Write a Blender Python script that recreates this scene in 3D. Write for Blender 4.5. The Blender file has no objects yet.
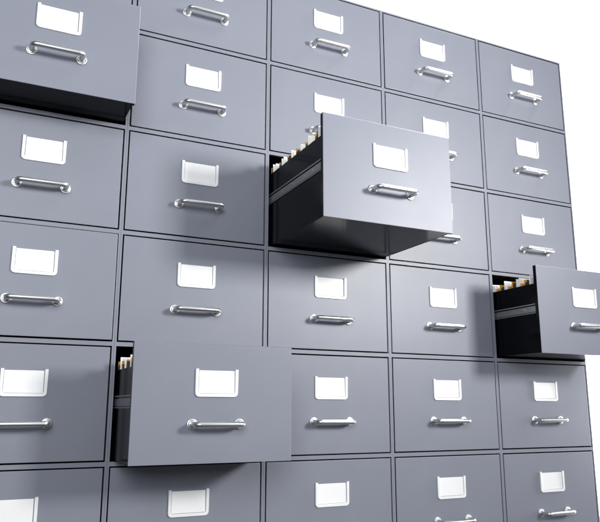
import bpy, bmesh, math, random
from mathutils import Matrix, Vector
random.seed(7)
W = 0.42                      # one column pitch in metres
HP = 0.70883                  # row pitch / column pitch
ST = 0.0129                   # half strip
GAP = 0.0086                  # gap between strip and front
MG = ST + GAP
PT = 0.034                    # front thickness
DEPTH = 1.08                  # cabinet depth
PL = 0.06                     # plinth
ROWS = 6
scene = bpy.context.scene
col = scene.collection

# ---------------------------------------------------------------- materials
def nodes(name):
    m = bpy.data.materials.new(name); m.use_nodes = True
    nt = m.node_tree; b = nt.nodes['Principled BSDF']
    return m, nt, b
def mix(nt, a, b, fac):
    n = nt.nodes.new('ShaderNodeMix'); n.data_type = 'RGBA'
    n.inputs[6].default_value = (*a, 1); n.inputs[7].default_value = (*b, 1)
    nt.links.new(fac, n.inputs[0]); return n.outputs[2]
def noise(nt, scale, detail=4, rough=.6, obj=True, stretch=None):
    tc = nt.nodes.new('ShaderNodeTexCoord'); n = nt.nodes.new('ShaderNodeTexNoise')
    n.inputs['Scale'].default_value = scale; n.inputs['Detail'].default_value = detail
    n.inputs['Roughness'].default_value = rough
    src = tc.outputs['Object']
    if stretch:
        mp = nt.nodes.new('ShaderNodeMapping'); mp.inputs['Scale'].default_value = stretch
        nt.links.new(src, mp.inputs[0]); src = mp.outputs[0]
    nt.links.new(src, n.inputs['Vector']); return n.outputs['Fac']
def rng(nt, v, a, b, lo=.3, hi=.7):
    n = nt.nodes.new('ShaderNodeMapRange')
    n.inputs[1].default_value = lo; n.inputs[2].default_value = hi
    n.inputs[3].default_value = a; n.inputs[4].default_value = b
    nt.links.new(v, n.inputs[0]); return n.outputs[0]
def bump(nt, b, h, dist, strength=1):
    n = nt.nodes.new('ShaderNodeBump'); n.inputs['Distance'].default_value = dist
    n.inputs['Strength'].default_value = strength
    nt.links.new(h, n.inputs['Height']); nt.links.new(n.outputs[0], b.inputs['Normal'])

def paint():
    m, nt, b = nodes('grey_enamel')
    f = noise(nt, 6, 5)
    nt.links.new(mix(nt, (.216, .229, .276), (.230, .243, .290), rng(nt, f, 0, 1)), b.inputs['Base Color'])
    nt.links.new(rng(nt, noise(nt, 5, 3), .385, .415), b.inputs['Roughness'])
    b.inputs['Metallic'].default_value = .0
    b.inputs['Specular IOR Level'].default_value = .32
    bump(nt, b, noise(nt, 420, 2), .00012, .25)
    return m
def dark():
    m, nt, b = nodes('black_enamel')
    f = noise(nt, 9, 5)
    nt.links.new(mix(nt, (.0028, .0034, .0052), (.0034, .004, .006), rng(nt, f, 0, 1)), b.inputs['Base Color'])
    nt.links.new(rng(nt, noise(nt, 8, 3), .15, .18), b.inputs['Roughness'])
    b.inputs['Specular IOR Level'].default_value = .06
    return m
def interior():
    m, nt, b = nodes('black_lining')  # black paint on the inner faces of the carcass
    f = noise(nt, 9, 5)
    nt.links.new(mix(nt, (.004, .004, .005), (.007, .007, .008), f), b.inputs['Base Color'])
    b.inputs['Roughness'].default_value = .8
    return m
def steel(name, c, r0, r1):
    m, nt, b = nodes(name)
    b.inputs['Base Color'].default_value = (*c, 1); b.inputs['Metallic'].default_value = 1
    nt.links.new(rng(nt, noise(nt, 9, 2), r0, r1), b.inputs['Roughness'])
    return m
def rail_metal():
    m, nt, b = nodes('zinc_rail')
    nt.links.new(mix(nt, (.20, .21, .215), (.25, .26, .265), noise(nt, 40, 4)), b.inputs['Base Color'])
    b.inputs['Metallic'].default_value = .6; b.inputs['Roughness'].default_value = .35
    return m
def plain(name, a, c, sc, rough):
    m, nt, b = nodes(name)
    nt.links.new(mix(nt, a, c, noise(nt, sc, 5)), b.inputs['Base Color'])
    b.inputs['Roughness'].default_value = rough
    return m
M = dict(grey=paint(), black=dark(), lining=interior(),
         chrome=steel('polished_steel', (.66, .67, .67), .35, .365),
         nickel=steel('satin_nickel', (.66, .66, .66), .38, .40),
         rail=rail_metal(),
         holder=plain('white_enamel', (.82, .83, .84), (.86, .87, .88), 30, .3),
         card=plain('card_stock', (.86, .86, .86), (.89, .89, .885), 80, .7),
         paper=plain('paper_white', (.80, .80, .79), (.88, .88, .87), 60, .8),
         amber=plain('amber_card', (.55, .27, .02), (.70, .36, .04), 40, .65),
         pocket=plain('charcoal_card', (.018, .022, .022), (.035, .04, .04), 40, .7),
         floor=plain('charcoal_floor', (.018, .019, .022), (.025, .026, .03), 6, .6),
         white=plain('studio_white', (.86, .86, .86), (.89, .89, .89), 2, .8))

# ---------------------------------------------------------------- helpers (u = column pitch units, right / forward / up)
def P(x, z, y): return Vector((x * W, -z * W, y * W))      # x right, z towards viewer, y up
def box(bm, x0, x1, z0, z1, y0, y1, mi=0, bev=0, seg=2):
    a = P(x0, z0, y0); c = P(x1, z1, y1); ctr = (a + c) / 2
    s = Vector((abs(c.x - a.x), abs(c.y - a.y), abs(c.z - a.z)))
    r = bmesh.ops.create_cube(bm, size=1, matrix=Matrix.Translation(ctr) @ Matrix.Diagonal((*s, 1)))
    vs = r['verts']; fs = {f for v in vs for f in v.link_faces}
    for f in fs: f.material_index = mi
    if bev:
        es = list({e for v in vs for e in v.link_edges})
        bmesh.ops.bevel(bm, geom=es, offset=bev * W, segments=seg, profile=.5, affect='EDGES', clamp_overlap=True)
    return vs
def obj(name, bm, mats, parent=None, smooth=False):
    bmesh.ops.recalc_face_normals(bm, faces=bm.faces)
    me = bpy.data.meshes.new(name); bm.to_mesh(me); bm.free()
    for m in (mats if isinstance(mats, list) else [mats]): me.materials.append(m)
    if smooth:
        for p in me.polygons: p.use_smooth = True
    o = bpy.data.objects.new(name, me); col.objects.link(o)
    if parent: o.parent = parent
    return o
def empty(name, loc, label, cat, group=None):
    o = bpy.data.objects.new(name, None); col.objects.link(o); o.location = loc
    o.empty_display_size = .05
    o['label'] = label; o['category'] = cat
    if group: o['group'] = group
    return o
def sweep(bm, pts, rad, n=20):
    rings = []; up = Vector((0, 0, 1))
    for i, p in enumerate(pts):
        t = (pts[min(i + 1, len(pts) - 1)] - pts[max(i - 1, 0)]).normalized()
        a = up; b = t.cross(a).normalized()
        rings.append([bm.verts.new(p + rad * (math.cos(2 * math.pi * k / n) * a + math.sin(2 * math.pi * k / n) * b)) for k in range(n)])
    for r, s in zip(rings, rings[1:]):
        for k in range(n): bm.faces.new((r[k], r[(k + 1) % n], s[(k + 1) % n], s[k]))
    bm.faces.new(rings[0]); bm.faces.new(rings[-1])
def lathe(bm, x, y, prof, n=32, mi=0):      # axis towards viewer; prof = (radius, z)
    rings = []
    for r, z in prof:
        rings.append([bm.verts.new(P(x + r * math.cos(2 * math.pi * k / n), z, y + r * math.sin(2 * math.pi * k / n))) for k in range(n)])
    fs = [bm.faces.new((r[k], r[(k + 1) % n], s[(k + 1) % n], s[k])) for r, s in zip(rings, rings[1:]) for k in range(n)]
    fs += [bm.faces.new(rings[-1]), bm.faces.new(rings[0])]
    for f in fs: f.material_index = mi

# ---------------------------------------------------------------- master meshes; a drawer's origin is the cell's lower left corner on the front plane
def front_mesh():
    bm = bmesh.new()
    box(bm, MG, 1 - MG, -PT, 0, MG, HP - MG, 0, .0032, 3)
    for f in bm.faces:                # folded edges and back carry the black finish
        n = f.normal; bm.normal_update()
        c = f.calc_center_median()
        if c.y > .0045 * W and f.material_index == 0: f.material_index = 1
    return bm
def handle_mesh():
    bm = bmesh.new(); yy = HP * (1 - .668); xl, xr = .366, .646; zb = .083; rad = .0158; br = .026
    pts = [P(xl, .002, yy)]
    for k in range(9):
        a = math.pi / 2 * k / 8
        pts.append(P(xl + br - br * math.cos(a), zb - br + br * math.sin(a), yy))
    for k in range(9):
        a = math.pi / 2 * (1 - k / 8)
        pts.append(P(xr - br + br * math.cos(a), zb - br + br * math.sin(a), yy))
    pts.append(P(xr, .002, yy))
    sweep(bm, pts, rad * W)
    for x in (xl, xr):
        lathe(bm, x, yy, [(.0312, .0003), (.0312, .0055), (.0298, .0068), (.0238, .0068), (.0230, .0046)], mi=1)
        lathe(bm, x, yy, [(.0226, .0047), (.0222, .0052), (.0212, .0084), (.0198, .0094), (.0163, .0096)])
    return bm
HX0, HX1, HY0, HY1 = .376, .633, HP * (1 - .455), HP * (1 - .232)
def holder_mesh():
    bm = bmesh.new(); sw = .0185; bw = .019; r = .024; ri = .010; d = .0095
    o = [(HX0, HY1)]; i = [(HX0 + sw, HY1)]
    for k in range(7):
        a = math.pi / 2 * k / 6
        o.append((HX0 + r - r * math.cos(a), HY0 + r - r * math.sin(a)))
        i.append((HX0 + sw + ri - ri * math.cos(a), HY0 + bw + ri - ri * math.sin(a)))
    for k in range(7):
        a = math.pi / 2 * (1 - k / 6)
        o.append((HX1 - r + r * math.cos(a), HY0 + r - r * math.sin(a)))
        i.append((HX1 - sw - ri + ri * math.cos(a), HY0 + bw + ri - ri * math.sin(a)))
    o.append((HX1, HY1)); i.append((HX1 - sw, HY1))
    f = [[bm.verts.new(P(x, z, y)) for x, y in c] for z in (.0002, d) for c in (o, i)]
    ob, ib, of, iff = f
    for k in range(len(o) - 1):
        bm.faces.new((of[k], of[k + 1], iff[k + 1], iff[k])); bm.faces.new((ob[k], ib[k], ib[k + 1], ob[k + 1]))
        bm.faces.new((ob[k], ob[k + 1], of[k + 1], of[k])); bm.faces.new((ib[k], iff[k], iff[k + 1], ib[k + 1]))
    for k in (0, len(o) - 1): bm.faces.new((ob[k], of[k], iff[k], ib[k]))
    es = [e for e in bm.edges if all(abs(v.co.y + d * W) < 1e-6 for v in e.verts) and len(e.link_faces) == 2
          and abs(e.link_faces[0].normal.dot(e.link_faces[1].normal)) < .5]
    bm.normal_update()
    es = [e for e in bm.edges if all(abs(v.co.y + d * W) < 1e-6 for v in e.verts) and len(e.link_faces) == 2
          and abs(e.link_faces[0].normal.dot(e.link_faces[1].normal)) < .5]
    bmesh.ops.bevel(bm, geom=es, offset=.0028 * W, segments=2, profile=.5, affect='EDGES', clamp_overlap=True)
    return bm
def card_mesh():
    bm = bmesh.new(); box(bm, HX0 + .021, HX1 - .021, .0012, .0038, HY0 + .0215, HY1 - .008, 0, .0006, 1); return bm
SIDE_TOP = HP * (1 - .222)
BX0, BX1, BY0 = MG + .010, 1 - MG - .010, MG + .004
LEN = .98
def tray_mesh():
    bm = bmesh.new(); t = .008; z1 = -PT - .0005
    box(bm, BX0, BX0 + t, -LEN, z1, BY0, SIDE_TOP, 0, .0015)
    box(bm, BX1 - t, BX1, -LEN, z1, BY0, SIDE_TOP, 0, .0015)
    box(bm, BX0 + t + .0004, BX1 - t - .0004, -LEN, z1, BY0 + .001, BY0 + t, 0)
    box(bm, BX0 + t + .0004, BX1 - t - .0004, -LEN, -LEN + t, BY0 + t + .0004, SIDE_TOP - .02, 0)
    return bm
def rail_mesh(side):
    bm = bmesh.new(); x = BX0 if side < 0 else BX1
    y1 = HP * (1 - .44); y0 = HP * (1 - .545); s = side
    def bx(a, b, *r, **k): box(bm, min(x + s * a, x + s * b), max(x + s * a, x + s * b), *r, **k)
    bx(.0003, .0045, -LEN + .05, -PT - .002, y0 + .012, y1 - .018, bev=.0012)
    bx(.0003, .0075, -LEN + .05, -PT - .002, y1 - .010, y1, bev=.002)
    bx(.0003, .0060, -LEN + .05, -PT - .002, y0, y0 + .008, bev=.001)
    for z in (-.15, -.27, -.44, -.62, -.80):    # screw heads
        m = Matrix.Translation(P(x + s * .0052, z, (y0 + y1) / 2)) @ Matrix.Rotation(math.pi / 2, 4, 'Y')
        r = bmesh.ops.create_cone(bm, cap_ends=True, segments=14, radius1=.005 * W, radius2=.0035 * W, depth=.002 * W, matrix=m)
        for v in r['verts']:
            for f in v.link_faces: f.material_index = 1
    return bm

def as_mesh(name, bm, mats, smooth=False):
    o = obj(name, bm, mats, None, smooth); me = o.data; bpy.data.objects.remove(o); return me
def smooth_by_angle(me, deg=40):
    for p in me.polygons: p.use_smooth = True
    bm = bmesh.new(); bm.from_mesh(me)
    for e in bm.edges:
        e.smooth = not (len(e.link_faces) == 2 and e.calc_face_angle(0) > math.radians(deg))
    bm.to_mesh(me); bm.free()
ME = dict(front=as_mesh('drawer_front', front_mesh(), [M['grey'], M['black']]),
          handle=as_mesh('handle', handle_mesh(), [M['chrome'], M['nickel']], True),
          holder=as_mesh('label_holder', holder_mesh(), M['holder']),
          card=as_mesh('label_card', card_mesh(), M['card']),
          tray=as_mesh('drawer_tray', tray_mesh(), M['black']),
          rail_l=as_mesh('slide_rail', rail_mesh(-1), [M['rail'], M['chrome']]),
          rail_r=as_mesh('slide_rail', rail_mesh(1), [M['rail'], M['chrome']]))
smooth_by_angle(ME['handle'], 50)

def place(name, me, parent, loc=(0, 0, 0)):
    o = bpy.data.objects.new(name, me); col.objects.link(o); o.parent = parent; o.location = loc; return o

# ---------------------------------------------------------------- cabinets
def cabinet_body(root):
    bm = bmesh.new(); e = .0006; top = ROWS * HP
    fr = .02                                             # depth of the grey face frame
    # face frame: one welded grid of strips (mitre free, butted)
    box(bm, e, ST, -fr, 0, 0, top, 0); box(bm, 1 - ST, 1 - e, -fr, 0, 0, top, 0)
    for r in range(ROWS + 1):
        y = r * HP
        box(bm, ST, 1 - ST, -fr, 0, y - (ST if r else 0), y + (ST if r < ROWS else 0), 0)
    # carcass
    w = .009
    box(bm, e, w, -DEPTH, -fr, 0, top, 0); box(bm, 1 - w, 1 - e, -DEPTH, -fr, 0, top, 0)
    box(bm, w, 1 - w, -DEPTH, -fr, top - w, top, 0); box(bm, w, 1 - w, -DEPTH, -fr, 0, w, 0)
    box(bm, w, 1 - w, -DEPTH, -DEPTH + w, w, top - w, 0)
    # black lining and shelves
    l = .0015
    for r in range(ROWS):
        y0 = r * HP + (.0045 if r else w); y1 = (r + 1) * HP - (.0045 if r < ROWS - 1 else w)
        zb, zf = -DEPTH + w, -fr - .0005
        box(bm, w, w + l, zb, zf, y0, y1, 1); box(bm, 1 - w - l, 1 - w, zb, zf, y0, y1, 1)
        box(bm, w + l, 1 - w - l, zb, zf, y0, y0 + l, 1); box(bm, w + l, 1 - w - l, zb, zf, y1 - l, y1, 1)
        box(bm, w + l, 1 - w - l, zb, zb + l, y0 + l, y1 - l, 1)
    bmesh.ops.remove_doubles(bm, verts=bm.verts, dist=1e-7)
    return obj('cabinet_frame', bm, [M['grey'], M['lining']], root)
def plinth(root):
    bm = bmesh.new(); box(bm, .01, .99, -DEPTH + .01, -.06, -PL, -.0005, 0)
    return obj('plinth', bm, M['black'], root)

OPEN = {(0, 1): .3318, (1, 4): .4729, (2, 2): .8187, (4, 3): .4761, (0, 3): .022}
DL = {(0, 1): 'drawer pulled part way open, its dark underside showing',
      (1, 4): 'drawer pulled halfway open, papers and amber folders in the dark gap beside it',
      (2, 2): 'drawer pulled farthest out, with row of folders and dark underside showing',
      (4, 3): 'open drawer seen from its dark side, folders standing above the rail',
      (0, 3): 'drawer slightly ajar'}
CL = ['leftmost grey filing cabinet, with its second drawer from the top pulled open',
      'grey filing cabinet right of the leftmost one, one drawer half open low down',
      'middle grey filing cabinet, with the drawer that juts out farthest',
      'grey filing cabinet with all drawers shut, right of the middle cabinet',
      'rightmost grey filing cabinet, one drawer open showing its dark side and rail']
Z0 = PL
def cell_origin(c, r): return Vector(((c - 2.5) * W, 0, (Z0 + (ROWS - 1 - r) * HP) * W))   # r = 0 is the top row
body = None; pl0 = None
for c in range(5):
    root = empty('filing_cabinet', ((c - 2.5) * W, 0, Z0 * W), CL[c], 'filing cabinet', 'filing cabinets standing side by side')
    if body is None: body = cabinet_body(root); pl0 = plinth(root)
    else: place('cabinet_frame', body.data, root); place('plinth', pl0.data, root)
    for r in range(ROWS):
        z = OPEN.get((c, r), random.uniform(-.0006, .0008))
        jx = random.uniform(-.0008, .0008); jy = random.uniform(-.0008, .0008)
        if (c, r) in OPEN: jx = jy = 0
        d = place('drawer', ME['front'], root, P(jx, z, (ROWS - 1 - r) * HP + jy))
        place('handle', ME['handle'], d); place('label_holder', ME['holder'], d)
        k = place('label_card', ME['card'], d, P(random.uniform(-.0015, .0015), 0, random.uniform(-.001, .0005)))
        if (c, r) in OPEN:
            d['label'] = DL[(c, r)]
            place('drawer_tray', ME['tray'], d)
            place('slide_rail', ME['rail_l'], d); place('slide_rail', ME['rail_r'], d)

# ---------------------------------------------------------------- folders standing in the open drawers
def sheet(bm, z, y0, top, x0, x1, th, tilt, mi=0, notch=None):
    n = 8
    bot = []; tp = []
    for zz in (0, th):
        row = []
        for k in range(n + 1):
            u = k / n; x = x0 + (x1 - x0) * u
            yy = top
            if notch and not (notch[0] <= u <= notch[1]): yy = top - notch[2]
            row.append((x, yy))
        bot.append([bm.verts.new(P(x, z + zz, y0)) for x, _ in row])
        tp.append([bm.verts.new(P(x, z + zz + tilt, yy)) for x, yy in row])
    for k in range(n):
        bm.faces.new((bot[0][k], bot[0][k + 1], tp[0][k + 1], tp[0][k])); bm.faces.new((bot[1][k], tp[1][k], tp[1][k + 1], bot[1][k + 1]))
        bm.faces.new((tp[0][k], tp[0][k + 1], tp[1][k + 1], tp[1][k])); bm.faces.new((bot[0][k], bot[1][k], bot[1][k + 1], bot[0][k + 1]))
    for k in (0, n): bm.faces.new((bot[0][k], tp[0][k], tp[1][k], bot[1][k]))
def folder(c, r, z, label, group, seed, amber=0):
    rnd = random.Random(seed)
    base = cell_origin(c, r) + P(0, z, BY0 + .009)
    root = empty('file_folder', base, label, 'file folder', group)
    top = SIDE_TOP - (BY0 + .009)
    xl = BX0 + .012; xr = BX1 - .012
    bm = bmesh.new()
    sheet(bm, 0, 0, top + rnd.uniform(.045, .056), xl, xr, .004, -.006)
    sheet(bm, .082, 0, top + amber + rnd.uniform(.020, .028), xl + .006, xr, .003, .002)
    obj('folder_cover', bm, M['amber'], root)
    bm = bmesh.new()
    for q in range(3):
        sheet(bm, .010 + q * .009, 0, top + rnd.uniform(.020, .046), xl - .002, xr, .003, rnd.uniform(-.004, .004))
    obj('hanging_pocket', bm, M['pocket'], root)
    bm = bmesh.new()
    for q in range(6):
        sheet(bm, .036 + q * .0062, 0, top + rnd.uniform(.064, .084) - q * .003, xl + .010 * q + rnd.uniform(-.004, .012), xr - rnd.uniform(0, .02), .002, rnd.uniform(-.002, .003))
    obj('papers', bm, M['paper'], root)
ordn = ['nearest the front', 'second from the front', 'third from the front', 'fourth from the front',
        'fifth from the front', 'farthest back']
def fill(c, r, n, pitch, where, group, z_first, ord_last=True):
    z = OPEN[(c, r)] - PT - z_first
    for i in range(n):
        nm = ordn[i] if not (ord_last and i == n - 1) else ordn[5]
        folder(c, r, z - pitch * i, 'folder with white papers ' + nm + ' in ' + where, group, 100 * c + 10 * r + i, .026 if c == 1 else 0)
fill(2, 2, 6, .139, 'the drawer pulled farthest', 'folders in the drawer pulled farthest out', .112)
fill(4, 3, 4, .137, 'the right open drawer', 'folders in the right open drawer', .112)
fill(1, 4, 4, .130, 'the lower left drawer', 'folders in the lower left open drawer', .112)

# ---------------------------------------------------------------- white studio wall behind, dark studio floor below
yb = (DEPTH + .06) * W
bm = bmesh.new(); bmesh.ops.create_cube(bm, size=1, matrix=Matrix.Translation((1.5, yb + .05, 4.5)) @ Matrix.Diagonal((17, .1, 9.6, 1)))
bk = obj('backdrop', bm, M['white']); bk['kind'] = 'structure'
bm = bmesh.new(); bmesh.ops.create_cube(bm, size=1, matrix=Matrix.Translation((.5, yb - 4.502, -.05)) @ Matrix.Diagonal((13, 9, .1, 1)))
fl = obj('floor', bm, M['floor']); fl['kind'] = 'structure'

# ---------------------------------------------------------------- light
w = bpy.data.worlds.new('World'); scene.world = w; w.use_nodes = True
bg = w.node_tree.nodes['Background']; bg.inputs[0].default_value = (.80, .88, 1, 1); bg.inputs[1].default_value = .10
CZ = (Z0 + 3 * HP) * W        # height of the row line r = 2 ... vertical centre of the fit
def U(X, Y, Z): return Vector((X * W, -Z * W, (Z0 + 3 * HP + Y) * W))
def area(name, pos, target, size, power, colr=(1, 1, 1), size_y=None, spread=180):
    l = bpy.data.lights.new(name, 'AREA'); l.energy = power; l.color = colr; l.size = size; l.spread = math.radians(spread)
    if size_y: l.shape = 'RECTANGLE'; l.size_y = size_y
    o = bpy.data.objects.new(name, l); col.objects.link(o); o.location = pos
    o.rotation_euler = (target - pos).to_track_quat('-Z', 'Y').to_euler(); return o
area('key_softbox', U(4.9, 1.75, 7.0), U(-.3, .95, 0), .62, 22.5, (1, .99, .97), spread=66)
area('overhead_softbox', U(.4, 5.6, 3.6), U(0, 0, 0), 1.6, 11, (.93, .96, 1), 1.0)
area('added_fill', U(-3.7, 1.5, 7.0), U(-.8, 0, 0), 1.5, 68, (.95, .97, 1))  # fill light added to lighten the left columns, no known source
area('added_backdrop_light', U(4.3, 6.3, -.2), U(3.7, 1.2, -1.14), .6, 300)  # light added above, out of view, to whiten the wall
area('added_backdrop_light', U(4.6, -1.0, -.2), U(3.4, -1.0, -1.14), .7, 55)  # second added light, brightens the wall's dim lower right

# ---------------------------------------------------------------- camera
cd = bpy.data.cameras.new('Camera'); cam = bpy.data.objects.new('Camera', cd); col.objects.link(cam)
cd.sensor_width = 36; cd.lens = 36 * 1.1266461; cd.clip_start = .02; cd.clip_end = 60
v = Vector((-0.2117859, 0.4460260, -0.0498772)); Rm = Matrix.Rotation(v.length, 3, v.normalized())
t = Vector((0.2157343, 0.0436660, -4.9270931))
C = -(Rm.transposed() @ t)
T = Matrix(((1, 0, 0), (0, 0, -1), (0, 1, 0)))          # X,Y,Z(front) -> Blender
cam.matrix_world = Matrix.Translation(U(C.x, C.y, C.z)) @ (T @ Rm.transposed()).to_4x4()
scene.camera = cam

scene.render.engine = 'CYCLES'
vs = scene.view_settings; vs.view_transform = 'Standard'; vs.look = 'None'; vs.exposure = 0; vs.gamma = 1
